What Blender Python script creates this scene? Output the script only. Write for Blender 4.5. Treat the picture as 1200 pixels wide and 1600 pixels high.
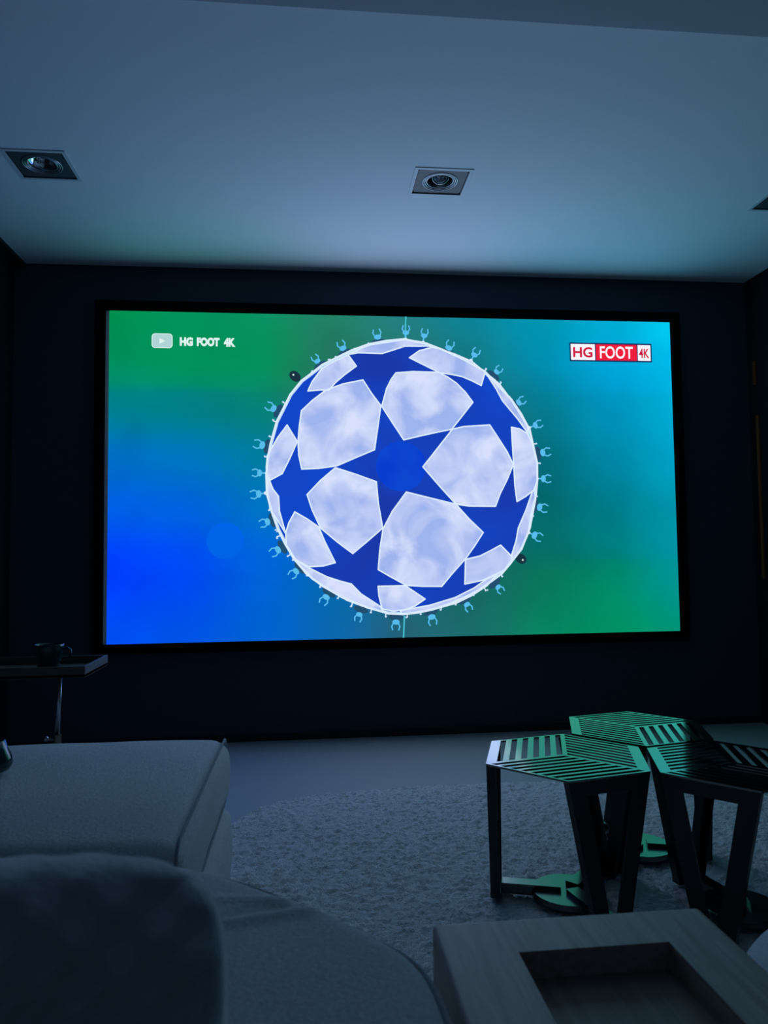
import bpy, bmesh, math, random
from mathutils import Vector, Matrix, noise
random.seed(7)
sc = bpy.context.scene
for o in list(bpy.data.objects): bpy.data.objects.remove(o, do_unlink=True)
COL = sc.collection
PI = math.pi

# ---------------------------------------------------------------- camera
cam_d = bpy.data.cameras.new('camera'); cam = bpy.data.objects.new('camera', cam_d); COL.objects.link(cam)
yaw, pitch, roll = -0.1032, 0.0566, -0.0121
fw = Vector((-math.sin(yaw)*math.cos(pitch), math.cos(yaw)*math.cos(pitch), math.sin(pitch)))
rt = Vector((math.cos(yaw), math.sin(yaw), 0)); up = rt.cross(fw)
r2 = rt*math.cos(roll) + up*math.sin(roll); u2 = -rt*math.sin(roll) + up*math.cos(roll)
m3 = Matrix((r2, u2, -fw)).transposed()
cam.matrix_world = Matrix.Translation((-0.5029, -3.946, 0.9611)) @ m3.to_4x4()
cam_d.sensor_fit = 'VERTICAL'; cam_d.sensor_height = 36; cam_d.lens = 1155/1600*36
cam_d.clip_start = 0.02
cam_d.dof.use_dof = True; cam_d.dof.focus_distance = 3.2; cam_d.dof.aperture_fstop = 5.6
sc.camera = cam

# ---------------------------------------------------------------- light and exposure
PICTURE = 1.0          # brightness of the projected picture
sc.view_settings.view_transform = 'Standard'; sc.view_settings.look = 'None'
sc.view_settings.exposure = 0.0; sc.view_settings.gamma = 1.0
sc.view_settings.use_curve_mapping = False
w = bpy.data.worlds.new('world'); sc.world = w; w.use_nodes = True
bg = w.node_tree.nodes['Background']; bg.inputs[0].default_value = (0.30, 0.52, 1.0, 1); bg.inputs[1].default_value = 0.05

# added fill lamps boosting the screen's light on the room, in the picture's own colours (left, middle, right / upper, lower)
def screen_fill_lamp(x, z, sx, sz, col, power):
    ld = bpy.data.lights.new('screen_fill', 'AREA'); ld.shape = 'RECTANGLE'; ld.size = sx; ld.size_y = sz
    ld.color = col; ld.energy = power
    lo = bpy.data.objects.new('screen_fill', ld); COL.objects.link(lo); lo.location = (x, -.045, z); lo.rotation_euler = (math.radians(-90), 0, 0)
FILL_GAIN = 0.95
for x, z, c, p in ((-1.02, 1.82, (.10, .40, .50), 2.3), (0, 1.82, (.42, .62, 1.0), 4.6), (1.02, 1.82, (.10, .52, .80), 3.2),
                   (-1.02, .95, (.12, .34, .92), 2.2), (0, .95, (.42, .60, 1.0), 4.4), (1.02, .95, (.07, .46, .38), 2.6)):
    screen_fill_lamp(x, z, 1.02, .86, c, p*FILL_GAIN)

# ---------------------------------------------------------------- materials
def lin(c):
    return tuple((v/255/12.92 if v/255 <= .04045 else ((v/255+.055)/1.055)**2.4) for v in c)
def mat(name, col, rough=.6, metal=0, spec=.5, bump=None, vary=None, sheen=0):
    """bump=(scale, strength, distance[, detail]); vary=(scale, amount)"""
    m = bpy.data.materials.new(name); m.use_nodes = True
    n = m.node_tree.nodes; l = m.node_tree.links; b = n['Principled BSDF']
    b.inputs['Base Color'].default_value = (*col, 1); b.inputs['Roughness'].default_value = rough
    b.inputs['Metallic'].default_value = metal; b.inputs['Specular IOR Level'].default_value = spec
    if sheen: b.inputs['Sheen Weight'].default_value = sheen
    tc = n.new('ShaderNodeTexCoord')
    if vary:
        t = n.new('ShaderNodeTexNoise'); t.inputs['Scale'].default_value = vary[0]; t.inputs['Detail'].default_value = 6
        l.new(tc.outputs['Object'], t.inputs['Vector'])
        r = n.new('ShaderNodeMapRange'); r.inputs['To Min'].default_value = 1-vary[1]; r.inputs['To Max'].default_value = 1+vary[1]
        l.new(t.outputs['Fac'], r.inputs['Value'])
        x = n.new('ShaderNodeVectorMath'); x.operation = 'SCALE'; x.inputs[0].default_value = col
        l.new(r.outputs[0], x.inputs['Scale']); l.new(x.outputs[0], b.inputs['Base Color'])
    if bump:
        t = n.new('ShaderNodeTexNoise'); t.inputs['Scale'].default_value = bump[0]
        t.inputs['Detail'].default_value = bump[3] if len(bump) > 3 else 4
        l.new(tc.outputs['Object'], t.inputs['Vector'])
        bp = n.new('ShaderNodeBump'); bp.inputs['Strength'].default_value = bump[1]; bp.inputs['Distance'].default_value = bump[2]
        l.new(t.outputs['Fac'], bp.inputs['Height']); l.new(bp.outputs[0], b.inputs['Normal'])
    return m
def fabric(name, col, scale=240, strength=.6):
    """coarse looped weave: fine noise drawn out across the width, two sizes"""
    m = mat(name, col, .95, 0, .12, vary=(170, .34), sheen=.3)
    n = m.node_tree.nodes; l = m.node_tree.links; b = n['Principled BSDF']
    tc = [x for x in n if x.type == 'TEX_COORD'][0]
    mp = n.new('ShaderNodeMapping'); mp.inputs['Scale'].default_value = (1, 1.9, 1.9); l.new(tc.outputs['Object'], mp.inputs[0])
    last = None
    for sc_, st, di in ((scale*.6, strength*.8, .0065), (scale*1.6, strength*.7, .003)):
        t = n.new('ShaderNodeTexNoise'); t.inputs['Scale'].default_value = sc_; t.inputs['Detail'].default_value = 5; t.inputs['Roughness'].default_value = .7
        l.new(mp.outputs[0], t.inputs['Vector'])
        bp = n.new('ShaderNodeBump'); bp.inputs['Strength'].default_value = st; bp.inputs['Distance'].default_value = di
        l.new(t.outputs['Fac'], bp.inputs['Height'])
        if last: l.new(last.outputs[0], bp.inputs['Normal'])
        last = bp
    l.new(last.outputs[0], b.inputs['Normal'])
    return m
def wood(name, c1, c2, rough=.5, axis='Y', scale=9):
    m = mat(name, c1, rough, 0, .3); n = m.node_tree.nodes; l = m.node_tree.links; b = n['Principled BSDF']
    tc = [x for x in n if x.type == 'TEX_COORD'][0]
    mp = n.new('ShaderNodeMapping'); mp.inputs['Scale'].default_value = {'Y': (9, .6, 9), 'X': (.6, 9, 9), 'Z': (9, 9, .6)}[axis]
    l.new(tc.outputs['Object'], mp.inputs[0])
    t = n.new('ShaderNodeTexNoise'); t.inputs['Scale'].default_value = scale; t.inputs['Detail'].default_value = 8; t.inputs['Distortion'].default_value = .6
    l.new(mp.outputs[0], t.inputs['Vector'])
    cr = n.new('ShaderNodeValToRGB'); cr.color_ramp.elements[0].position = .35; cr.color_ramp.elements[1].position = .68
    cr.color_ramp.elements[0].color = (*c1, 1); cr.color_ramp.elements[1].color = (*c2, 1)
    l.new(t.outputs['Fac'], cr.inputs[0]); l.new(cr.outputs[0], b.inputs['Base Color'])
    bp = n.new('ShaderNodeBump'); bp.inputs['Strength'].default_value = .25; bp.inputs['Distance'].default_value = .001
    l.new(t.outputs['Fac'], bp.inputs['Height']); l.new(bp.outputs[0], b.inputs['Normal'])
    return m
M = {
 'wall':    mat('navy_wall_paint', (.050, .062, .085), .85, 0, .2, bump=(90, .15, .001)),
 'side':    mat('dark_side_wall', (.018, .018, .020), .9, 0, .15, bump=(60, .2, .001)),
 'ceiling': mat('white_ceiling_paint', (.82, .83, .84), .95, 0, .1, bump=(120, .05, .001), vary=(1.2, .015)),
 'floor':   mat('grey_cast_floor', (.30, .31, .31), .55, 0, .35, bump=(3, .03, .004), vary=(1.5, .05)),
 'black':   mat('black_velvet', (.003, .003, .004), .95, 0, .05),
 'skirting':mat('dark_skirting', (.006, .007, .009), .7),
 'screen':  mat('projection_fabric', (.82, .82, .82), .95, 0, .1),
 'rug':     mat('rug_pile', (.70, .67, .67), .98, 0, .1, bump=(260, 1, .008, 6), vary=(70, .25), sheen=.3),
 'sofa':    fabric('light_grey_boucle', (.80, .78, .77), 210, 1.0),
 'seam_crease':  fabric('grey_crease_line', (.30, .30, .31), 300),  # line along the cushion seam, crease shade put into its darker grey
 'pillow':  mat('chunky_knit_wool', (.46, .48, .48), .98, 0, .1, bump=(160, .7, .003), sheen=1),
 'pouf':    fabric('woven_pouf_fabric', (.60, .61, .62), 150, .8),
 'metal':   mat('gunmetal_polish', (.22, .23, .215), .11, 1, .5, bump=(7, .015, .002)),
 'basemetal': mat('dark_base_metal', (.12, .125, .12), .22, 1),
 'rivet':   mat('black_metal', (.045, .047, .05), .28, .9, .5),
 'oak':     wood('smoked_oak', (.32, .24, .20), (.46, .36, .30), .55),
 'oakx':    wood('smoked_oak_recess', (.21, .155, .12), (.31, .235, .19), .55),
 'trayw':   wood('side_table_wood', (.075, .062, .048), (.12, .10, .08), .5, 'X'),
 'steel':   mat('brushed_steel', (.42, .42, .42), .32, 1),
 'bronze':  mat('aged_bronze', (.22, .18, .12), .4, 1),
 'teal':    mat('teal_glaze', (.008, .045, .052), .15, 0, .6),
 'flange':  mat('white_trim', (.62, .64, .66), .5),
 'housing': mat('dark_housing', (.035, .036, .038), .55, 0, .4),
 'ring':    mat('grey_ring', (.30, .31, .32), .3, .6),
 'chrome':  mat('lamp_reflector', (.75, .76, .78), .12, 1),
 'lens':    mat('lamp_glass', (.25, .26, .27), .08, 0, .8),
 'warm_wood':wood('warm_lit_wood', (.26, .075, .025), (.36, .11, .035), .35, 'Z'),
 'plate':   mat('gimbal_plate_grey', (.06, .064, .068), .5, 0, .4),
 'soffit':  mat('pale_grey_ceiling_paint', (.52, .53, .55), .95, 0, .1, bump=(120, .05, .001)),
}
def emis(name, c1, c2=None, scale=6, strength=1.0, attr=False, noise_amt=.12):
    m = bpy.data.materials.new(name); m.use_nodes = True
    n = m.node_tree.nodes; l = m.node_tree.links; n.clear()
    out = n.new('ShaderNodeOutputMaterial'); e = n.new('ShaderNodeEmission'); e.inputs['Strength'].default_value = strength*PICTURE
    l.new(e.outputs[0], out.inputs[0])
    tc = n.new('ShaderNodeTexCoord'); t = n.new('ShaderNodeTexNoise'); t.inputs['Scale'].default_value = scale; t.inputs['Detail'].default_value = 3
    t.inputs['Distortion'].default_value = .5
    l.new(tc.outputs['Object'], t.inputs['Vector'])
    if attr:
        a = n.new('ShaderNodeAttribute'); a.attribute_name = 'picture'
        r = n.new('ShaderNodeMapRange'); r.inputs['From Min'].default_value = .3; r.inputs['From Max'].default_value = .7
        r.inputs['To Min'].default_value = 1-noise_amt; r.inputs['To Max'].default_value = 1+noise_amt
        l.new(t.outputs['Fac'], r.inputs['Value'])
        x = n.new('ShaderNodeVectorMath'); x.operation = 'SCALE'
        l.new(a.outputs['Color'], x.inputs[0]); l.new(r.outputs[0], x.inputs['Scale']); l.new(x.outputs[0], e.inputs['Color'])
    elif c2:
        cr = n.new('ShaderNodeValToRGB'); cr.color_ramp.elements[0].position = .38; cr.color_ramp.elements[1].position = .64
        cr.color_ramp.elements[0].color = (*lin(c1), 1); cr.color_ramp.elements[1].color = (*lin(c2), 1)
        l.new(t.outputs['Fac'], cr.inputs[0]); l.new(cr.outputs[0], e.inputs['Color'])
    else: e.inputs['Color'].default_value = (*lin(c1), 1)
    return m

# ---------------------------------------------------------------- helpers
def obj(name, bm, m=None, parent=None, smooth=False, mats=None):
    me = bpy.data.meshes.new(name); bmesh.ops.recalc_face_normals(bm, faces=bm.faces) if mats is None else None
    bm.to_mesh(me); bm.free()
    for x in (mats or [m]): me.materials.append(x)
    if smooth:
        for p in me.polygons: p.use_smooth = True
    o = bpy.data.objects.new(name, me); COL.objects.link(o)
    if parent: o.parent = parent
    return o
def tag(o, label, cat, group=None):
    o['label'] = label; o['category'] = cat
    if group: o['group'] = group
    return o
def thing(name, label, cat, loc=(0, 0, 0), group=None):
    o = bpy.data.objects.new(name, None); COL.objects.link(o); o.location = loc; o.empty_display_size = .1
    return tag(o, label, cat, group)
def struct(name, bm, m):
    o = obj(name, bm, m); o['kind'] = 'structure'; return o
def box(bm, x0, x1, y0, y1, z0, z1, bev=0, seg=2):
    r = bmesh.ops.create_cube(bm, size=1); vs = r['verts']
    for v in vs:
        v.co = Vector(((x0+x1)/2+v.co.x*(x1-x0), (y0+y1)/2+v.co.y*(y1-y0), (z0+z1)/2+v.co.z*(z1-z0)))
    if bev:
        es = list({e for v in vs for e in v.link_edges})
        bmesh.ops.bevel(bm, geom=es, offset=bev, segments=seg, affect='EDGES', profile=.5)
    return bm
def B(*a, **k): return box(bmesh.new(), *a, **k)
def hull_prism(bm, pts, z0, z1):
    lo = [bm.verts.new((p[0], p[1], z0)) for p in pts]; hi = [bm.verts.new((p[0], p[1], z1)) for p in pts]; n = len(pts)
    bm.faces.new(lo[::-1]); bm.faces.new(hi)
    for i in range(n): bm.faces.new((lo[i], lo[(i+1) % n], hi[(i+1) % n], hi[i]))
def lathe(bm, prof, cx=0, cy=0, n=32):
    rings = []
    for r, z in prof:
        if r < 1e-6: rings.append([bm.verts.new((cx, cy, z))])
        else: rings.append([bm.verts.new((cx+r*math.cos(2*PI*k/n), cy+r*math.sin(2*PI*k/n), z)) for k in range(n)])
    for a, b in zip(rings, rings[1:]):
        for k in range(n):
            q = (k+1) % n
            if len(a) == 1 and len(b) == 1: continue
            if len(a) == 1: bm.faces.new((a[0], b[k], b[q]))
            elif len(b) == 1: bm.faces.new((a[k], b[0], a[q]))
            else: bm.faces.new((a[k], b[k], b[q], a[q]))
def tube(bm, path, r, n=8, closed=False):
    P = [Vector(p) for p in path]; N = len(P); rings = []
    for i, p in enumerate(P):
        t = (P[(i+1) % N]-P[i-1]) if closed else (P[min(i+1, N-1)]-P[max(i-1, 0)])
        t.normalize(); a = t.cross(Vector((0, 0, 1)))
        if a.length < .05: a = t.cross(Vector((0, 1, 0)))
        a.normalize(); b = t.cross(a)
        if rings:
            pa = rings[-1][1]; a = (pa - t*pa.dot(t)).normalized(); b = t.cross(a)
        rings.append(([bm.verts.new(p+a*r*math.cos(2*PI*k/n)+b*r*math.sin(2*PI*k/n)) for k in range(n)], a))
    R = [x[0] for x in rings]
    for i in range(N if closed else N-1):
        a, b = R[i], R[(i+1) % N]
        for k in range(n): bm.faces.new((a[k], a[(k+1) % n], b[(k+1) % n], b[k]))
    if not closed: bm.faces.new(R[0][::-1]); bm.faces.new(R[-1])
def cushion_bm(x0, x1, y0, y1, z0, z1, r, crown=0, n=(48, 36, 10), puff=0, wob=.004, seed=0):
    """rounded upholstered block with a crowned top and slightly swollen sides"""
    c = Vector(((x0+x1)/2, (y0+y1)/2, (z0+z1)/2)); h = Vector(((x1-x0)/2, (y1-y0)/2, (z1-z0)/2))
    bm = bmesh.new(); V = {}
    def vert(i, j, k):
        key = (i, j, k)
        if key in V: return V[key]
        u = [2*q/m-1 for q, m in zip(key, n)]
        p = Vector([math.sin(a*PI/2)*.35*hh + a*.65*hh for a, hh in zip(u, h)])
        q = Vector([max(-(hh-r), min(hh-r, a)) for a, hh in zip(p, h)])
        d = p-q; d = d.normalized()*r if d.length > 1e-9 else Vector((0, 0, 0))
        s = q+d; ux, uy, uz = s.x/h.x, s.y/h.y, s.z/h.z
        if uz > 0: s.z += crown*max(0, 1-ux**4)*max(0, 1-uy**4)*uz
        s.x += puff*ux*max(0, 1-uz*uz); s.y += puff*uy*max(0, 1-uz*uz)
        w3 = noise.noise_vector((s+c)*5+Vector((seed, 0, 0)))
        s += w3*wob
        V[key] = bm.verts.new(s+c); return V[key]
    nx, ny, nz = n
    for i in range(nx):
        for j in range(ny):
            for k in (0, nz): bm.faces.new([vert(i, j, k), vert(i+1, j, k), vert(i+1, j+1, k), vert(i, j+1, k)])
    for i in range(nx):
        for k in range(nz):
            for j in (0, ny): bm.faces.new([vert(i, j, k), vert(i+1, j, k), vert(i+1, j, k+1), vert(i, j, k+1)])
    for j in range(ny):
        for k in range(nz):
            for i in (0, nx): bm.faces.new([vert(i, j, k), vert(i, j+1, k), vert(i, j+1, k+1), vert(i, j, k+1)])
    return bm
def smooth_loop(pts, per=10):
    out = []; n = len(pts)
    for i in range(n):
        p0, p1, p2, p3 = [Vector(pts[(i+k-1) % n]) for k in range(4)]
        for s in range(per):
            t = s/per
            out.append(.5*((2*p1)+(-p0+p2)*t+(2*p0-5*p1+4*p2-p3)*t*t+(-p0+3*p1-3*p2+p3)*t**3))
    return out
def inset(loop, d):
    n = len(loop); out = []
    for i in range(n):
        t = (loop[(i+1) % n]-loop[i-1]).normalized(); out.append(loop[i]+Vector((-t.y, t.x))*d)   # loop is counter-clockwise
    return out

# ---------------------------------------------------------------- the room
CE = 2.497; STEP = -2.01; STEP2 = -2.015; XL, XR = -2.012, 2.010; YB = -5.2
struct('floor', B(XL-.1, XR+.1, YB, .1, -.1, 0), M['floor'])
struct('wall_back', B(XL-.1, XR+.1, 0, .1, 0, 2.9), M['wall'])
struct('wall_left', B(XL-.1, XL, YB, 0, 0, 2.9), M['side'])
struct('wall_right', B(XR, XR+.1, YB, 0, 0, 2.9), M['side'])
struct('baseboard_back', B(XL, XR, -.012, 0, 0, .035), M['skirting'])
struct('trim_1', B(XL, XL+.055, STEP, 0, CE-.02, CE), M['skirting'])          # narrow dark cornice strip under the ceiling on the left
LIGHTS = [(-1.528, -1.012), (.052, -1.004), (1.606, -.978)]
HX, HY = .105, .099
def ceiling():
    bm = bmesh.new()
    xs = sorted([XL-.1, XR+.1]+[lx+s*HX for lx, ly in LIGHTS for s in (-1, 1)])
    for a, b in zip(xs, xs[1:]):
        hole = [q for q in LIGHTS if abs((a+b)/2-q[0]) < .05]
        ys = [STEP, .1] if not hole else [STEP, hole[0][1]-HY, hole[0][1]+HY, .1]
        for i, (c, d) in enumerate(zip(ys, ys[1:])):
            if hole and i == 1: continue
            box(bm, a, b, c, d, CE, CE+.16)
    return bm
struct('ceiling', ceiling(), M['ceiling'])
PATCH= [[(-0.532,1.727),(-0.474,1.783),(-0.402,1.839),(-0.306,1.875),(-0.202,1.897),(-0.158,1.827),(-0.107,1.758),(-0.126,1.633),(-0.144,1.519),(-0.244,1.477),(-0.347,1.432),(-0.442,1.419),(-0.532,1.415),(-0.547,1.487),(-0.551,1.562),(-0.543,1.648)],[(-0.497,1.834),(-0.473,1.886),(-0.422,1.956),(-0.363,1.992),(-0.28,2.032),(-0.237,1.972),(-0.302,1.923),(-0.35,1.881),(-0.385,1.839),(-0.426,1.84)],[(-0.28,2.035),(-0.204,2.072),(-0.158,2.09),(-0.068,2.105),(0.027,2.121),(0.108,2.112),(0.153,2.102),(0.174,2.089),(0.107,2.087),(0.03,2.086),(-0.033,2.064),(-0.096,2.043),(-0.173,2.044),(-0.225,2.045)],[(0.052,2.022),(0.106,2.061),(0.174,2.081),(0.22,2.075),(0.305,2.045),(0.396,2.007),(0.469,1.948),(0.446,1.874),(0.394,1.9),(0.341,1.922),(0.28,1.934),(0.218,1.941),(0.134,1.982)],[(-0.023,1.938),(0.07,1.946),(0.211,1.944),(0.263,1.917),(0.309,1.885),(0.358,1.836),(0.398,1.781),(0.338,1.706),(0.278,1.632),(0.205,1.617),(0.11,1.596),(0.015,1.573),(-0.045,1.665),(-0.102,1.755),(-0.074,1.853),(-0.049,1.902)],[(0.117,1.427),(0.2,1.53),(0.282,1.632),(0.344,1.647),(0.489,1.657),(0.541,1.577),(0.583,1.51),(0.616,1.44),(0.579,1.355),(0.54,1.282),(0.512,1.212),(0.427,1.213),(0.366,1.214),(0.294,1.224),(0.204,1.325)],[(0.61,1.645),(0.653,1.637),(0.699,1.611),(0.727,1.546),(0.748,1.454),(0.747,1.349),(0.727,1.299),(0.683,1.266),(0.632,1.237),(0.622,1.327),(0.619,1.425),(0.615,1.51)],[(0.473,1.944),(0.519,1.909),(0.548,1.883),(0.602,1.811),(0.655,1.726),(0.7,1.649),(0.703,1.611),(0.646,1.691),(0.563,1.791),(0.529,1.856)],[(0.731,1.303),(0.737,1.25),(0.702,1.092),(0.653,0.978),(0.605,0.92),(0.595,0.945),(0.622,1.023),(0.636,1.093),(0.681,1.19),(0.718,1.288)],[(0.536,1.001),(0.594,0.941),(0.598,0.923),(0.551,0.865),(0.512,0.847),(0.433,0.813),(0.335,0.794),(0.341,0.926),(0.422,0.944),(0.482,0.973)],[(0.025,1.291),(0.164,1.256),(0.294,1.224),(0.365,1.144),(0.441,1.07),(0.391,0.996),(0.344,0.933),(0.268,0.852),(0.209,0.784),(0.105,0.786),(0.019,0.792),(-0.06,0.836),(-0.131,0.878),(-0.122,0.98),(-0.103,1.094),(-0.052,1.188)],[(-0.505,1.279),(-0.433,1.355),(-0.354,1.422),(-0.249,1.388),(-0.136,1.347),(-0.127,1.233),(-0.105,1.099),(-0.184,1.032),(-0.266,0.965),(-0.347,1.027),(-0.435,1.102),(-0.478,1.197)],[(-0.608,1.65),(-0.555,1.562),(-0.591,1.48),(-0.635,1.391),(-0.699,1.356),(-0.715,1.385),(-0.718,1.425),(-0.712,1.487),(-0.688,1.528),(-0.658,1.582)],[(-0.715,1.381),(-0.702,1.356),(-0.683,1.308),(-0.655,1.271),(-0.65,1.192),(-0.619,1.077),(-0.666,1.154),(-0.699,1.205),(-0.712,1.293)],[(-0.57,1.188),(-0.505,1.15),(-0.445,1.107),(-0.412,1.027),(-0.359,0.918),(-0.42,0.902),(-0.5,0.898),(-0.567,0.938),(-0.616,1.016),(-0.617,1.08),(-0.601,1.131)],[(-0.567,0.935),(-0.503,0.895),(-0.406,0.845),(-0.333,0.82),(-0.275,0.804),(-0.224,0.751),(-0.121,0.682),(-0.114,0.665),(-0.077,0.645),(-0.188,0.676),(-0.298,0.719),(-0.428,0.795),(-0.515,0.864)],[(-0.133,0.79),(-0.06,0.79),(0.012,0.791),(0.063,0.756),(0.118,0.718),(0.062,0.682),(0.01,0.664),(-0.052,0.657),(-0.113,0.671),(-0.129,0.739)],[(-0.017,0.659),(0.04,0.668),(0.145,0.685),(0.281,0.723),(0.387,0.773),(0.45,0.816),(0.512,0.845),(0.457,0.784),(0.372,0.732),(0.288,0.694),(0.152,0.659),(0.04,0.646),(-0.005,0.639)]]
OUTL= [(0.024,2.124),(0.154,2.099),(0.235,2.069),(0.357,2.014),(0.465,1.954),(0.506,1.914),(0.559,1.853),(0.613,1.799),(0.667,1.718),(0.713,1.63),(0.731,1.542),(0.75,1.447),(0.748,1.352),(0.739,1.272),(0.709,1.164),(0.693,1.071),(0.649,0.978),(0.586,0.899),(0.538,0.846),(0.483,0.808),(0.401,0.756),(0.333,0.724),(0.252,0.691),(0.158,0.662),(0.079,0.647),(-0.0,0.64),(-0.079,0.645),(-0.157,0.669),(-0.235,0.696),(-0.326,0.736),(-0.403,0.783),(-0.48,0.836),(-0.531,0.888),(-0.575,0.94),(-0.62,1.018),(-0.658,1.096),(-0.689,1.186),(-0.715,1.284),(-0.718,1.381),(-0.71,1.472),(-0.695,1.551),(-0.662,1.669),(-0.629,1.735),(-0.59,1.814),(-0.531,1.888),(-0.479,1.928),(-0.42,1.976),(-0.341,2.017),(-0.261,2.058),(-0.168,2.093),(-0.074,2.113)]
FIG= [(0.035,2.167),(0.136,2.152),(0.273,2.087),(0.415,2.05),(0.539,1.956),(0.661,1.786),(0.752,1.659),(0.791,1.507),(0.791,1.362),(0.766,1.204),(0.733,1.05),(0.648,0.926),(0.522,0.77),(0.348,0.679),(0.154,0.615),(-0.04,0.592),(-0.236,0.637),(-0.412,0.732),(-0.57,0.871),(-0.665,0.986),(-0.719,1.135),(-0.765,1.283),(-0.759,1.395),(-0.746,1.544),(-0.685,1.741),(-0.565,1.913),(-0.449,2.001),(-0.311,2.075),(-0.121,2.14)]
CEN= (0.003,1.374)
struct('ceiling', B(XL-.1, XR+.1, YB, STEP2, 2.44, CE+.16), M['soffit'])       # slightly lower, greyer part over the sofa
# thin wooden battens, warm light put into their orange colour, on the right-hand wall beside the screen wall
struct('trim_2', B(XR-.012, XR, -.082, -.062, 1.885, 2.02, .002), M['warm_wood'])
struct('trim_3', B(XR-.012, XR, -.092, -.072, .80, 1.71, .002), M['warm_wood'])

# ---------------------------------------------------------------- recessed ceiling lights
def downlight(x, y, label, tilt, size, off):
    t = thing('recessed_ceiling_light', label, 'ceiling light', (x, y, CE), 'square recessed ceiling lights')
    f = bmesh.new(); a, b, e = HX, HY, .014
    for (p, q, r, s) in ((-a-e, a+e, b, b+e), (-a-e, a+e, -b-e, -b), (-a-e, -a, -b, b), (a, a+e, -b, b)): box(f, p, q, r, s, -.003, .0005)
    obj('flange', f, M['flange'], t)
    h = bmesh.new(); d = .10
    for (p, q, r, s) in ((-a, a, b-.003, b), (-a, a, -b, -b+.003), (-a, -a+.003, -b, b), (a-.003, a, -b, b)): box(h, p, q, r, s, .0, d)
    box(h, -a, a, -b, b, d, d+.004)
    obj('housing', h, M['housing'], t)
    # gimbal plate with a round hole, then two nested rings and the lamp
    g = bmesh.new(); n = 48; z = .0015; R = .074; inner = []; outer = []
    for k in range(n):
        c, s = math.cos(2*PI*k/n), math.sin(2*PI*k/n); sc_ = min((a-.004)/max(abs(c), 1e-6), (b-.004)/max(abs(s), 1e-6))
        inner.append((c*R, s*R)); outer.append((c*sc_, s*sc_))
    for zz in (z, z+.003):
        vi = [g.verts.new((*p, zz)) for p in inner]; vo = [g.verts.new((*p, zz)) for p in outer]
        for k in range(n): g.faces.new((vi[k], vi[(k+1) % n], vo[(k+1) % n], vo[k]))
    obj('gimbal_plate', g, M['plate'], t)
    for (r0, zz) in ((.0745, .000), (.0665, .001), (.0585, .003)):
        q = bmesh.new(); lathe(q, [(r0, zz+.014), (r0, zz), (r0-.0045, zz-.001), (r0-.006, zz+.002), (r0-.006, zz+.014)], n=48)
        obj('gimbal_ring', q, M['ring'], t, True)
    c = bmesh.new(); lathe(c, [(.058, .034), (.057, .024), (.052, .024), (.046, .045), (.030, .066), (.012, .075), (0, .076)], n=48)
    rot = Matrix.Translation((0, off, .016)) @ Matrix.Scale(size, 4) @ Matrix.Rotation(tilt[0], 4, 'X') @ Matrix.Rotation(tilt[1], 4, 'Y') @ Matrix.Translation((0, 0, -.03))
    c.transform(rot); lm = obj('lamp_reflector', c, M['chrome'], t, True)
    c = bmesh.new(); lathe(c, [(.059, .052), (.059, .029), (.056, .0225), (.0525, .0235), (.052, .03)], n=48); c.transform(rot); obj('bezel', c, M['chrome'], t, True)
    c = bmesh.new(); lathe(c, [(.013, .075), (.013, .05), (.009, .043), (0, .041)], n=24); c.transform(rot); obj('bulb', c, M['lens'], lm, True)
    return t
downlight(*LIGHTS[0], 'square recessed spotlight at the left end of the ceiling, its lamp turned straight down', (0, .12), .98, 0)
downlight(*LIGHTS[1], 'square recessed spotlight in the middle of the ceiling, above the ball on the screen', (-.5, 0), .62, -.016)
downlight(*LIGHTS[2], 'square recessed spotlight cut off by the right edge of the photo', (0, -.1), .95, 0)

# ---------------------------------------------------------------- projection screen
SX0, SX1, SZ0, SZ1 = -1.545, 1.541, .516, 2.250      # opening of the frame
scr = thing('projector_screen', 'large black-framed projection screen on the dark wall showing a ball of stars', 'projector screen', (0, 0, 0))
fb = bmesh.new(); fw_ = .050
for (a, b, c, d) in ((SX0-fw_, SX1+fw_, SZ1, SZ1+fw_), (SX0-fw_, SX1+fw_, SZ0-fw_, SZ0), (SX0-fw_, SX0, SZ0, SZ1), (SX1, SX1+fw_, SZ0, SZ1)):
    box(fb, a, b, -.042, -.0005, c, d, .003)
obj('frame', fb, M['black'], scr)
obj('screen_fabric', B(SX0, SX1, -.02, -.0005, SZ0, SZ1), M['screen'], scr)
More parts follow.
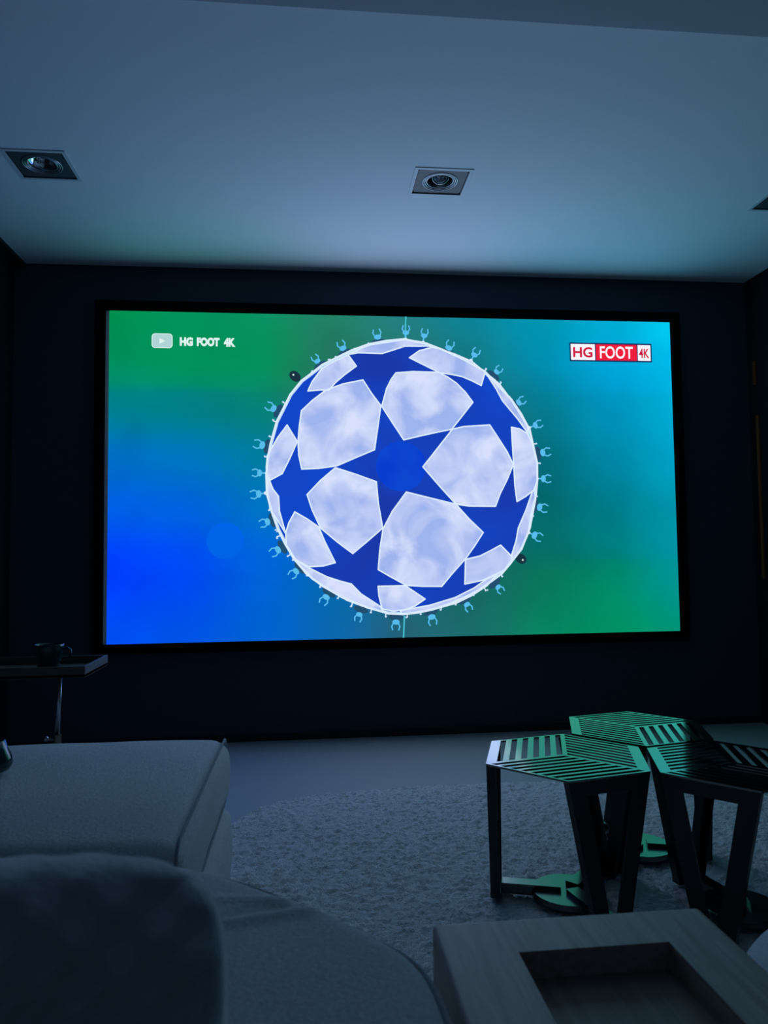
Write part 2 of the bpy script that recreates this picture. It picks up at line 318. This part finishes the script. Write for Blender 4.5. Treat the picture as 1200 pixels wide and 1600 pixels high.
# the picture: columns of colours (sRGB) read down the screen
PX = [0, .13, .26, .38, .50, .62, .76, .88, 1]
PY = [0, .13, .215, .24, .31, .45, .60, .74, .80, 1]
PC = [
 [(0,142,78),(0,148,92),(10,146,100),(34,128,100),(34,126,128),(12,130,150),(0,150,180),(0,172,212),(0,198,238)],
 [(0,142,88),(0,148,90),(4,144,92),(36,118,96),(40,120,115),(20,120,130),(0,142,176),(0,166,216),(0,186,236)],
 [(0,144,108),(0,146,100),(6,140,96),(38,114,94),(40,115,105),(24,115,124),(4,132,162),(0,158,208),(0,182,230)],
 [(0,132,132),(2,128,128),(8,132,108),(40,112,92),(40,112,104),(26,112,118),(4,128,152),(0,152,196),(0,176,218)],
 [(0,128,146),(0,126,136),(6,128,122),(40,110,92),(40,110,100),(30,110,115),(6,122,142),(0,148,188),(0,172,214)],
 [(0,110,200),(0,116,190),(2,124,160),(20,112,112),(30,110,110),(30,105,115),(4,108,122),(0,134,164),(0,160,196)],
 [(0,92,226),(0,98,222),(0,116,196),(8,112,150),(20,105,120),(20,100,110),(4,104,108),(0,124,138),(0,148,172)],
 [(0,64,250),(0,76,243),(0,100,216),(4,108,172),(20,104,120),(20,104,104),(6,108,102),(0,126,126),(0,146,162)],
 [(0,62,252),(0,72,243),(0,98,214),(4,106,172),(24,104,118),(22,104,98),(8,116,92),(0,134,106),(0,148,150)],
 [(0,80,244),(0,84,232),(0,98,208),(10,100,168),(36,100,120),(26,108,106),(6,136,98),(0,146,98),(0,146,118)],
]
LX0, LX1, LZ0, LZ1 = -1.527, 1.540, .517, 2.249
def pic_col(u, v):
    def loc(A, t):
        for i in range(len(A)-1):
            if t <= A[i+1]+1e-9: s = (t-A[i])/(A[i+1]-A[i]); return i, s*s*(3-2*s)*.5+s*.5
    i, s = loc(PX, u); j, t = loc(PY, v)
    c = [[lin(PC[j+b][i+a]) for a in (0, 1)] for b in (0, 1)]
    return tuple((c[0][0][k]*(1-s)+c[0][1][k]*s)*(1-t)+(c[1][0][k]*(1-s)+c[1][1][k]*s)*t for k in range(3))
class Pic:
    def __init__(s): s.v = []; s.f = []; s.m = []; s.d = -.0206
    def up(s, step=.0003): s.d -= step
    def poly(s, pts, mi, d=None):
        k = len(s.v); s.v += [(p[0], d or s.d, p[1]) for p in pts]; s.f.append(list(range(k, k+len(pts)))); s.m.append(mi)
    def ell(s, x, z, a, b, mi, ang=0, n=14):
        c_, s_ = math.cos(ang), math.sin(ang)
        s.poly([(x+a*math.cos(t)*c_-b*math.sin(t)*s_, z+a*math.cos(t)*s_+b*math.sin(t)*c_) for t in [2*PI*k/n for k in range(n)]], mi)
    def seg(s, p, q, w_, mi):
        d = Vector(q)-Vector(p); nrm = Vector((-d.y, d.x)).normalized()*w_/2; e = d.normalized()*w_*.3
        p = Vector(p)-e; q = Vector(q)+e
        s.poly([p+nrm, p-nrm, q-nrm, q+nrm], mi)
    def line(s, pts, w_, mi, closed=False):
        n = len(pts)
        for i in range(n if closed else n-1): s.seg(pts[i], pts[(i+1) % n], w_, mi)
    def text(s, body, x0, x1, z0, z1, mi, bold=0):
        cu = bpy.data.curves.new('lettering', 'FONT'); cu.body = body; cu.size = 1; cu.offset = bold; cu.resolution_u = 4
        ob = bpy.data.objects.new('lettering', cu); COL.objects.link(ob)
        me = bpy.data.meshes.new_from_object(ob, depsgraph=bpy.context.evaluated_depsgraph_get())
        xs = [v.co.x for v in me.vertices]; ys = [v.co.y for v in me.vertices]
        ax, bx, ay, by = min(xs), max(xs), min(ys), max(ys); k = len(s.v)
        s.v += [(x0+(v.co.x-ax)/(bx-ax)*(x1-x0), s.d, z0+(v.co.y-ay)/(by-ay)*(z1-z0)) for v in me.vertices]
        for p in me.polygons: s.f.append([k+i for i in p.vertices]); s.m.append(mi)
        bpy.data.objects.remove(ob, do_unlink=True); bpy.data.curves.remove(cu); bpy.data.meshes.remove(me)
PM = [emis('picture_colours', None, scale=2.6, attr=True, noise_amt=.07),
      emis('ball_blue', (26, 56, 168), (18, 70, 200), 1.3),
      emis('ball_cloud', (158, 180, 238), (216, 224, 252), 4.5),
      emis('ball_outline', (218, 236, 252)),
      emis('figure_blue', (88, 188, 236)),
      emis('figure_shadow', (34, 78, 112)),
      emis('dark_figure', (24, 52, 66)),
      emis('caption_white', (222, 244, 240)),
      emis('caption_icon', (176, 212, 214)),
      emis('logo_white', (250, 244, 252)),
      emis('logo_red', (236, 30, 60)),
      emis('logo_letter_red', (206, 28, 66)),
      emis('logo_edge', (22, 44, 92)),
      emis('pitch_line', (70, 190, 205)),
      emis('ball_rim', (186, 216, 246)),
      emis('ball_glow', (8, 62, 208), (14, 72, 206), 3),
      emis('bokeh_blue', (0, 100, 232))]
pic = Pic()
NX, NZ = 60, 36; cols = []
for j in range(NZ+1):
    for i in range(NX+1):
        u, v = i/NX, j/NZ; pic.v.append((LX0+(LX1-LX0)*u, pic.d, LZ1+(LZ0-LZ1)*v)); cols.append(pic_col(u, v))
for j in range(NZ):
    for i in range(NX):
        a = j*(NX+1)+i; pic.f.append([a, a+NX+1, a+NX+2, a+1]); pic.m.append(0)
NB = len(pic.v); CX, CZ = CEN
pic.up()
pic.ell(-.932, 1.040, .095, .095, 16, n=48)
pic.up()
pic.seg((.036, 2.249), (.030, 2.12), .008, 13); pic.seg((0, .517), (.006, .63), .008, 13)
for k, (x, z) in enumerate(FIG):
    d = Vector((x-CX, z-CZ)).normalized(); t = Vector((-d.y, d.x)); c = Vector((x, z))
    dark = k in (11, 25)
    if dark:
        pic.ell(x, z, .034, .026, 6, math.atan2(d.y, d.x)); pic.up()
        pic.ell(*(c+d*.012), .005, .005, 7); pic.up(-.0003)
    elif k not in (0, 1, 3, 6, 8, 10, 21, 22):
        pic.ell(*(c-d*.034), .040, .018, 5, math.atan2(t.y, t.x))
for k, (x, z) in enumerate(FIG):
    if k in (11, 25): continue
    d = Vector((x-CX, z-CZ)).normalized(); t = Vector((-d.y, d.x)); c = Vector((x, z)); s = (1.0+.25*random.random())
    pic.up(.0001)
    pic.ell(*(c-d*.006*s), .017*s, .012*s, 4, math.atan2(t.y, t.x))
    for q in (-1, 1):
        pic.line([c+t*q*.012*s, c+d*.014*s+t*q*.019*s, c+d*.030*s+t*q*.014*s], .007, 4)
    if k in (0, 1, 3, 6, 8, 10, 21, 22):
        pic.seg(c-d*.012, c-d*.034, .008, 4); pic.ell(*(c-d*.040), .008, .006, 3)
        pic.seg(c-d*.040+t*.006, c-d*.052+t*.010, .005, 3); pic.seg(c-d*.040-t*.006, c-d*.052-t*.010, .005, 3)
    else:
        for q in (-1, 1):
            a = c-d*.066+t*q*.055; pic.seg(a, a+d*.030+t*q*random.uniform(-.004, .012), .006, 3); pic.ell(*(a+d*.032), .006, .005, 14)
pic.up()
pic.poly(OUTL, 14); pic.up()
pic.poly([(CX+(p[0]-CX)*.985, CZ+(p[1]-CZ)*.985) for p in OUTL], 1); pic.up()
pic.ell(-.002, 1.43, .135, .135, 15, n=40); pic.up()
for k, q in enumerate(PATCH):
    pic.poly(q, 2)
pic.up()
for k, q in enumerate(PATCH):
    pic.line(q, .0075, 3, True)
pic.line(OUTL, .011, 3, True); pic.up()
# caption, upper left
def rrect(x0, x1, z0, z1, r, n=5):
    out = []
    for cx_, cz_, a0 in ((x1-r, z1-r, 0), (x0+r, z1-r, 90), (x0+r, z0+r, 180), (x1-r, z0+r, 270)):
        for k in range(n+1): a = math.radians(a0+90*k/n); out.append((cx_+r*math.cos(a), cz_+r*math.sin(a)))
    return out
pic.poly(rrect(-1.310, -1.203, 2.053, 2.131, .018), 7); pic.up()
pic.poly(rrect(-1.306, -1.207, 2.057, 2.127, .015), 8); pic.up()
pic.poly([(-1.270, 2.106), (-1.270, 2.076), (-1.241, 2.091)], 7)
pic.text('HG', -1.166, -1.098, 2.066, 2.113, 7, .065)
pic.text('FOOT', -1.078, -.960, 2.066, 2.113, 7, .065)
pic.text('4K', -.938, -.878, 2.066, 2.113, 7, .065)
# framed logo, upper right
pic.poly(rrect(.950, 1.426, 2.016, 2.122, .002), 12); pic.up()
pic.poly(rrect(.957, 1.096, 2.024, 2.114, .001), 9); pic.poly(rrect(1.102, 1.338, 2.024, 2.114, .001), 10); pic.poly(rrect(1.344, 1.419, 2.024, 2.114, .001), 9); pic.up()
pic.text('HG', .970, 1.081, 2.038, 2.097, 11, .028)
pic.text('FOOT', 1.124, 1.316, 2.034, 2.104, 9, .018)
pic.text('4K', 1.351, 1.411, 2.040, 2.094, 11, .022)
me = bpy.data.meshes.new('projected_picture'); me.from_pydata(pic.v, [], pic.f)
for x in PM: me.materials.append(x)
for p, mi in zip(me.polygons, pic.m): p.material_index = mi
at = me.color_attributes.new('picture', 'FLOAT_COLOR', 'POINT')
for i in range(NB): at.data[i].color = (*cols[i], 1)
po = bpy.data.objects.new('projected_picture', me); COL.objects.link(po); po.parent = scr
po['label'] = 'bright blue and green football picture'

# ---------------------------------------------------------------- round rug
rl = smooth_loop([(.45, -.893), (.0, -.888), (-.22, -.90), (-.45, -.930), (-.60, -.985), (-.71, -1.07), (-.79, -1.22), (-.90, -1.5), (-.96, -1.9), (-.95, -2.4), (-.80, -2.9), (-.40, -3.2), (.3, -3.32), (1.0, -3.15), (1.4, -2.6), (1.5, -2.0), (1.42, -1.4), (1.15, -1.07), (.85, -.94)], 8)
def in_loop(x, y, L):
    c = False; j = len(L)-1
    for i in range(len(L)):
        if (L[i].y > y) != (L[j].y > y) and x < (L[j].x-L[i].x)*(y-L[i].y)/(L[j].y-L[i].y)+L[i].x: c = not c
        j = i
    return c
def rug():
    G = .0062; V = []; F = []; ids = {}
    y = -3.36
    rows = []
    while y < -.86:
        xs = []
        for i in range(len(rl)):
            p, q = rl[i], rl[(i+1) % len(rl)]
            if (p.y > y) != (q.y > y): xs.append(p.x+(q.x-p.x)*(y-p.y)/(q.y-p.y))
        xs.sort()
        rows.append((y, (xs[0], xs[-1]) if len(xs) > 1 else None)); y += G
    for j, (y, sp) in enumerate(rows):
        if not sp: continue
        for i in range(int(sp[0]/G)-1, int(sp[1]/G)+1):
            x = i*G
            if not sp[0] <= x <= sp[1]: continue
            h = .0095+.003*noise.noise(Vector((x*5, y*5, 0)))+.002*noise.noise(Vector((x*2.1+7, y*2.1, 3)))
            h += .0065*noise.noise(Vector((x*30+2*y, y*52, 1)))+.0085*noise.noise(Vector((x*85, y*120, 5)))
            ids[i, j] = len(V); V.append([x+.002*noise.noise(Vector((x*70, y*70, 9))), y, max(h, .002)])
    for (i, j), k in ids.items():
        if all((i+a, j+b) in ids for a, b in ((1, 0), (0, 1), (1, 1))): F.append((k, ids[i+1, j], ids[i+1, j+1], ids[i, j+1]))
        if not all((i+a, j+b) in ids for a in (-1, 0, 1) for b in (-1, 0, 1)): V[k][2] = .001
    me = bpy.data.meshes.new('rug'); me.from_pydata(V, [], F); me.materials.append(M['rug'])
    for p in me.polygons: p.use_smooth = True
    o = bpy.data.objects.new('shaggy_rug', me); COL.objects.link(o)
    return tag(o, 'large round light grey shaggy rug on the smooth floor in front of the screen', 'rug')
rug()

# ---------------------------------------------------------------- hexagonal metal tables
A0 = 12.3
def hex_table(cx, cy, R, H, pats, frames, label):
    """pats: three (vertex a, vertex b, slat direction 'a'|'b', wide, band at 'a'|'b'|None); frames: first vertex of each leg frame's edge"""
    t = thing('hexagonal_side_table', label, 'side table', (cx, cy, 0), 'hexagonal slatted metal tables')
    v = [Vector((R*math.cos(math.radians(A0+60*k)), R*math.sin(math.radians(A0+60*k)))) for k in range(6)]
    T = .005
    bm = bmesh.new()
    for (ia, ib, wide, band) in pats:
        # slats run along vertex ia's spoke; stacked along ib's spoke
        a, b = v[ia], v[ib]; e = .030                       # rim as a fraction of the edge
        u0, u1 = e, 1-e
        if band == 'far': u1 = .86
        n = 6 if wide else 8; oe = .13 if wide else e
        rt_ = 1.0 if wide else .68; gap = (1-e-oe)/(n+(n-1)*rt_); bar = gap*rt_
        slot = []; y = e
        for k in range(n):
            slot.append((y, y+gap)); y += gap+bar
        cells = []
        yy = 0
        for (p, q) in slot:
            cells.append((0, 1, yy, p)); cells.append((0, u0, p, q)); cells.append((u1, 1, p, q)); yy = q
        cells.append((0, 1, yy, 1))
        for (p, q, r, s) in cells:
            pts = [a*p+b*r, a*q+b*r, a*q+b*s, a*p+b*s]
            hull_prism(bm, pts, H-T, H)
    bmesh.ops.remove_doubles(bm, verts=bm.verts, dist=.00005)
    obj('slatted_top', bm, M['metal'], t)
    # trapezoid leg frames standing on alternate edges: rail, two legs leaning towards each other, foot plate
    for i in frames:
        p, q = v[i], v[(i+1) % 6]; d = (q-p).normalized(); L = (q-p).length; nrm = Vector((d.y, -d.x))
        if nrm.dot(p+q) < 0: nrm = -nrm
        th = .008; mid = (p+q)/2
        def plate(bm, poly):
            lo = []; hi = []
            for (s, z) in poly:
                base = p+d*s
                lo.append(bm.verts.new((*(base-nrm*th), z))); hi.append(bm.verts.new((*(base-nrm*.0005), z)))
            bm.faces.new(lo[::-1]); bm.faces.new(hi); m = len(poly)
            for k in range(m): bm.faces.new((lo[k], lo[(k+1) % m], hi[(k+1) % m], hi[k]))
        ins, w0, w1 = .078, .046, .036
        top = H-T-.0003
        fr = obj('leg_frame', (lambda b: (plate(b, [(w0+ins*(1-top/H), top), (w0+ins*(1-(top-.035)/H)-.001, top-.035), (L-w0-ins*(1-(top-.035)/H)+.001, top-.035), (L-w0-ins*(1-top/H), top)]), b)[1])(bmesh.new()), M['rivet'], t)
        for s in (0, 1):
            z1, z0 = top-.0005, .030
            f = lambda z: ins*(1-z/H)
            P = [(f(z1), z1), (f(z1)+w0, z1), (ins+w1, z0), (f(z0), z0)]
            if s: P = [(L-x, z) for x, z in P]
            lb = bmesh.new(); plate(lb, P)
            # folded lip along the outer edge of each leg
            x0_, x1_ = (f(z1), f(z0)) if not s else (L-f(z1), L-f(z0)); dd = .012 if not s else -.012
            q0 = [p+d*x0_-nrm*th, p+d*(x0_+dd*.25)-nrm*th, p+d*(x0_+dd*.25)-nrm*.026, p+d*x0_-nrm*.026]
            q1 = [p+d*x1_-nrm*th, p+d*(x1_+dd*.25)-nrm*th, p+d*(x1_+dd*.25)-nrm*.026, p+d*x1_-nrm*.026]
            a_ = [lb.verts.new((*k, z1)) for k in q0]; b_ = [lb.verts.new((*k, z0)) for k in q1]
            lb.faces.new(a_); lb.faces.new(b_[::-1])
            for k in range(4): lb.faces.new((a_[k], b_[k], b_[(k+1) % 4], a_[(k+1) % 4]))
            obj('leg', lb, M['rivet'], t)
        fb_ = bmesh.new(); c0, c1 = p+d*(ins-.006), p+d*(L-ins+.006)
        hull_prism(fb_, [c0-nrm*.030, c1-nrm*.030, c1, c0], .020, .034); obj('foot', fb_, M['rivet'], t)
        bb = bmesh.new(); w_ = .019; m0 = mid-nrm*.028
        dirn = m0.normalized(); pr = Vector((-dirn.y, dirn.x))*w_
        hull_prism(bb, [m0+pr, m0-pr, dirn*.02-pr, dirn*.02+pr], .022, .050); obj('base_bar', bb, M['basemetal'], t)
    db = bmesh.new(); lathe(db, [(0, .021), (.098, .021), (.100, .023), (.100, .036), (.098, .038), (0, .038)], n=48); obj('base_disc', db, M['basemetal'], t)
    return t
# vertex k sits at 12.3 + 60k degrees: 0 right, 1 back right, 2 back left, 3 left, 4 front, 5 front right
hex_table(.201, -1.928, .241, .400, [(1, 3, True, None), (5, 1, False, 'far'), (3, 5, False, None)], (2, 4, 0), 'hexagonal slatted metal table nearest the sofa, its left corner standing free')
hex_table(.533, -1.655, .235, .402, [(4, 0, True, None), (2, 4, False, 'far'), (0, 2, False, None)], (3, 5, 1), 'hexagonal slatted metal table at the back of the cluster, nearest the screen')
hex_table(.614, -2.068, .237, .400, [(1, 5, True, None), (3, 1, False, 'far'), (5, 3, False, None)], (3, 5, 1), 'hexagonal slatted metal table on the right of the cluster, its dark top reflecting no picture')

# ---------------------------------------------------------------- sofa, far section
s1 = thing('sofa_section', 'light grey upholstered sofa seat section at the left, beyond the chaise, facing the rug', 'sofa', (-1.36, -2.1, 0), 'light grey sofa sections')
def local(bm, t): bm.transform(Matrix.Translation(-Vector(t.location))); return bm
obj('base', local(cushion_bm(-1.93, -.733, -2.50, -1.70, .035, .235, .03, 0, (30, 24, 6), .008, .002, 3), s1), M['sofa'], s1, True)
seat = obj('seat_cushion', local(cushion_bm(-1.94, -.742, -2.515, -1.655, .230, .420, .050, .022, (70, 50, 12), .006, .005, 9), s1), M['sofa'], s1, True)
def seam(x, y0, y1, z0, z1, r, n=6):
    pts = []
    for cy_, cz_, a0 in ((y1-r, z1-r, 0), (y0+r, z1-r, 90), (y0+r, z0+r, 180), (y1-r, z0+r, 270)):
        for k in range(n+1):
            a = math.radians(a0+90*k/n); pts.append((x, cy_+r*math.cos(a), cz_+r*math.sin(a)))
    return pts
sm_ = bmesh.new(); pp = seam(-.750, -2.512, -1.658, .236, .4215, .045)
dens = []
for i in range(len(pp)):
    a, b = Vector(pp[i]), Vector(pp[(i+1) % len(pp)]); m = max(1, int((b-a).length/.03))
    dens += [a.lerp(b, k/m) for k in range(m)]
tube(sm_, dens, .0035, 8, True); obj('seam_crease', local(sm_, s1), M['seam_crease'], seat, True)
for x in (-1.86, -.80):
    for y in (-2.42, -1.78): obj('foot', local(B(x-.025, x+.025, y-.025, y+.025, .021, .048), s1), M['rivet'], s1)

# ---------------------------------------------------------------- sofa, near section with the sloping outline
s2 = thing('sofa_section', 'light grey upholstered chaise section at the bottom left, nearest the camera', 'sofa', (-1.1, -3.2, 0), 'light grey sofa sections')
ol2 = smooth_loop([(-1.90, -2.66), (-1.92, -2.80), (-1.92, -3.45), (-1.90, -3.60), (-1.80, -3.68), (-1.60, -3.69), (-.65, -3.69), (-.45, -3.68), (-.365, -3.60), (-.338, -3.30), (-.338, -3.10), (-.358, -2.955), (-.435, -2.850), (-.535, -2.745), (-.64, -2.655), (-.80, -2.575), (-1.0, -2.535), (-1.5, -2.535), (-1.70, -2.54), (-1.82, -2.57)], 12)
def resample(L, n):
    D = [0]
    for i in range(len(L)): D.append(D[-1]+(L[(i+1) % len(L)]-L[i]).length)
    out = []
    for k in range(n):
        s = D[-1]*k/n; i = max(j for j in range(len(L)) if D[j] <= s); f = (s-D[i])/max(1e-9, D[i+1]-D[i])
        out.append(L[i].lerp(L[(i+1) % len(L)], f))
    return out
ol2 = resample(ol2, 420)
area = sum(a.x*b.y-b.x*a.y for a, b in zip(ol2, ol2[1:]+ol2[:1]))
if area < 0: ol2 = ol2[::-1]
def crease(x, y):
    """soft pull folds in the far corner of the cover"""
    h = 0
    for (x0, y0, x1, y1, w_, a) in ((-.66, -2.90, -.50, -2.84, .014, .008), (-.67, -2.80, -.54, -2.80, .012, .006), (-.64, -2.86, -.52, -2.815, .012, -.006)):
        d = Vector((x1-x0, y1-y0)); L = d.length; d /= L; p = Vector((x-x0, y-y0)); s = p.dot(d); s2_ = max(0, min(L, s)); e = (p-d*s2_).length
        h += .8*a*math.exp(-(e/w_)**2)
    return h
def loft(L, levels, crown, zt, seed):
    bm = bmesh.new(); rings = []
    cen = sum(L, Vector((0, 0)))/len(L)
    def put(p, z): 
        q = Vector((p.x, p.y, z)); q += noise.noise_vector(q*4+Vector((seed, 0, 0)))*.006
        if z > zt-.06: q.z += crease(p.x, p.y)
        return bm.verts.new(q)
    for d, z in levels: rings.append([put(p, z) for p in inset(L, d)])
    last = inset(L, levels[-1][0])
    K = 60
    for k in range(1, K):
        f = k/K; z = zt+crown*(1-(1-f)**2.2)
        rings.append([put(p.lerp(cen, f), z) for p in last])
    for a, b in zip(rings, rings[1:]):
        n = len(a)
        for i in range(n): bm.faces.new((a[i], a[(i+1) % n], b[(i+1) % n], b[i]))
    bm.faces.new(rings[-1]); bm.faces.new(rings[0][::-1])
    return bm
def arc(d0, z0, r, n=8, z_sign=1): return [(d0+r*(1-math.cos(PI/2*k/n)), z0+r*math.sin(PI/2*k/n)) for k in range(n+1)]
obj('base', local(loft(ol2, [(.01, .03), (.002, .10), (.0, .18), (.006, .225)], .0, .226, 4), s2), M['sofa'], s2, True)
lev = [(.03, .228), (.008, .245), (.0, .29), (-.004, .34)]+arc(-.002, .385, .062)
c2 = obj('seat_cushion', local(loft(ol2, lev, .030, .447, 8), s2), M['sofa'], s2, True)
tb = bmesh.new(); tube(tb, [(p.x, p.y, .420) for p in resample(inset(ol2, .006), 200)], .0045, 8, True); obj('seam_crease', local(tb, s2), M['seam_crease'], c2, True)
for x, y in ((-1.84, -3.6), (-.46, -3.58), (-.60, -2.84), (-1.84, -2.68)): obj('foot', local(B(x-.025, x+.025, y-.025, y+.025, .021, .048), s2), M['rivet'], s2)

# ---------------------------------------------------------------- knitted pillow close to the camera
def pillow():
    W_, H_, T_ = .22, .133, .075; n = 150; V = {}; bm = bmesh.new()
    def s_(t): return math.copysign(abs(t)**1, t)
    def f(u, v, side):
        a = (1-abs(u)**3.2)*(1-abs(v)**3.2); th = T_*max(a, 0)**.42
        # rounded-square outline
        k = 1/((abs(u)**5+abs(v)**5)**.2) * max(abs(u), abs(v)) if (u or v) else 1
        x = u*W_*k; z = v*H_*k
        kn = .0095*(math.sin(x*2*PI/.046+math.sin(z*60)*.8)*math.sin(z*2*PI/.034+math.sin(x*40)*.5)+.5*noise.noise(Vector((x*40, z*40, 2))))*max(a, 0)**.3
        return Vector((x, side*(th+kn), z))
    for side in (1, -1):
        for i in range(n+1):
            for j in range(n+1):
                u, v = 2*i/n-1, 2*j/n-1
                if side == -1 and (i in (0, n) or j in (0, n)): V[i, j, -1] = V[i, j, 1]; continue
                V[i, j, side] = bm.verts.new(f(u, v, side))
        for i in range(n):
            for j in range(n): bm.faces.new((V[i, j, side], V[i+1, j, side], V[i+1, j+1, side], V[i, j+1, side]))
    return bm
pw = obj('knitted_pillow', pillow(), M['pillow'], None, True)
pw.location = (-.782, -3.40, .6135); pw.rotation_euler = (-.10, 0, .05)
tag(pw, 'dark chunky-knit pillow standing on the chaise, blurred at the bottom left corner', 'pillow')

# ---------------------------------------------------------------- wooden tray table, bottom right
tt = thing('wooden_tray_table', 'low dark oak table with a square recessed top, between the chaise and the pouf', 'coffee table', (-.1065, -3.04, 0))
X0, X1, Y1_, Y0_, ZT = -.319, .106, -2.803, -3.30, .400
rx0, rx1, ry1, ry0, rd = -.212, .010, -2.898, -3.20, .040
bm = bmesh.new()
def ringtop():
    # solid block whose top carries a recess
    o_ = [(X0, Y0_), (X1, Y0_), (X1, Y1_), (X0, Y1_)]; i_ = [(rx0, ry0), (rx1, ry0), (rx1, ry1), (rx0, ry1)]
    bl = [bm.verts.new((*p, .06)) for p in o_]; ot = [bm.verts.new((*p, ZT)) for p in o_]; it = [bm.verts.new((*p, ZT)) for p in i_]; ib = [bm.verts.new((*p, ZT-rd)) for p in i_]
    es = []
    for k in range(4):
        q = (k+1) % 4
        bm.faces.new((bl[k], bl[q], ot[q], ot[k])); bm.faces.new((ot[k], ot[q], it[q], it[k])); bm.faces.new((it[k], it[q], ib[q], ib[k]))
    bm.faces.new(bl[::-1]); bm.faces.new(ib)
    ed = [e for e in bm.edges if all(v in ot for v in e.verts) or (e.verts[0] in ot and e.verts[1] in bl) or (e.verts[1] in ot and e.verts[0] in bl)]
    bmesh.ops.bevel(bm, geom=ed, offset=.008, segments=4, affect='EDGES', profile=.5)
ringtop(); obj('body', local(bm, tt), M['oak'], tt)
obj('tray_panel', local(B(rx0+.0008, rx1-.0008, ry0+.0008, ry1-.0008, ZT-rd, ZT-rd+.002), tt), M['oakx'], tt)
obj('plinth', local(B(X0+.03, X1-.03, Y0_+.03, Y1_-.03, .021, .06), tt), M['rivet'], tt)

# ---------------------------------------------------------------- round pouf at the right edge
pf = bmesh.new(); pr_ = []
for k in range(60):
    a = PI*k/59; s, c = math.sin(a), math.cos(a)
    pr_.append((.41*abs(s)**.42, .156-.156*math.copysign(abs(c)**.62, c)+.001))
pr_[0] = (0, pr_[0][1]); pr_[-1] = (0, pr_[-1][1])
lathe(pf, pr_, n=160)
po_ = obj('round_pouf', pf, M['pouf'], None, True); po_.location = (.530, -2.975, .021)
tag(po_, 'pale grey woven pouf beside the wooden table, cut off by the right edge', 'pouf')

# ---------------------------------------------------------------- side table with mug, far left
st = thing('pedestal_side_table', 'small wooden tray side table on a thin metal pole behind the sofa at the left', 'side table', (-1.37, -1.25, 0))
def lc(*a, **k): return local(B(*a, **k), st)
tx0, tx1, ty0, ty1, tz = -1.66, -1.238, -1.388, -1.106, .602
top = obj('tray_top', lc(tx0, tx1, ty0, ty1, tz-.036, tz-.026, .001), M['trayw'], st)
rb = bmesh.new()
for (a, b, c, d) in ((tx0, tx1, ty1-.009, ty1), (tx0, tx1, ty0, ty0+.009), (tx0, tx0+.009, ty0+.009, ty1-.009), (tx1-.009, tx1, ty0+.009, ty1-.009)): box(rb, a, b, c, d, tz-.037, tz, .001)
obj('rim', local(rb, st), M['trayw'], top)
b_ = bmesh.new(); tube(b_, [(-1.362, -1.25, .566), (-1.368, -1.25, .345)], .0085, 16); obj('pole', local(b_, st), M['steel'], st, True)
b_ = bmesh.new(); tube(b_, [(-1.3675, -1.25, .352), (-1.3675, -1.25, .02)], .0135, 16); sl = obj('sleeve', local(b_, st), M['bronze'], st)
b_ = bmesh.new(); tube(b_, [(-1.380, -1.25, .335), (-1.402, -1.25, .338)], .004, 10)
bmesh.ops.create_uvsphere(b_, u_segments=12, v_segments=8, radius=.009, matrix=Matrix.Translation((-1.405, -1.25, .338))); obj('clamp_knob', local(b_, st), M['steel'], sl)
b_ = bmesh.new(); lathe(b_, [(0, 0), (.13, 0), (.13, .008), (.05, .016), (.014, .024), (0, .024)], -1.3675, -1.25, 40); obj('base_plate', local(b_, st), M['rivet'], st)
mg = thing('mug', 'dark teal mug with a handle standing on the tray side table', 'mug', (-1.395, -1.262, tz-.0255))
b_ = bmesh.new(); lathe(b_, [(0, .001), (.031, .001), (.035, .006), (.040, .030), (.0465, .078), (.0480, .0865), (.0460, .0875), (.0440, .078), (.0375, .030), (.032, .010), (0, .008)], n=40); obj('cup_body', b_, M['teal'], mg, True)
b_ = bmesh.new(); tube(b_, [(.043, 0, .070), (.060, 0, .074), (.071, 0, .066), (.073, 0, .050), (.064, 0, .033), (.052, 0, .026), (.038, 0, .024)], .0042, 10); obj('handle', b_, M['teal'], mg, True)

# small dark teal pot at the left edge of the sofa
b_ = bmesh.new(); lathe(b_, [(0, 0), (.03, 0), (.045, .006), (.052, .020), (.050, .034), (.040, .055), (.034, .075), (.030, .075), (.030, .050), (0, .046)], n=40)
vz = obj('small_pot', b_, M['teal'], None, True); vz.location = (-1.266, -2.055, .449)
tag(vz, 'small dark teal rounded pot on the far sofa section, cut off by the left edge', 'pot')
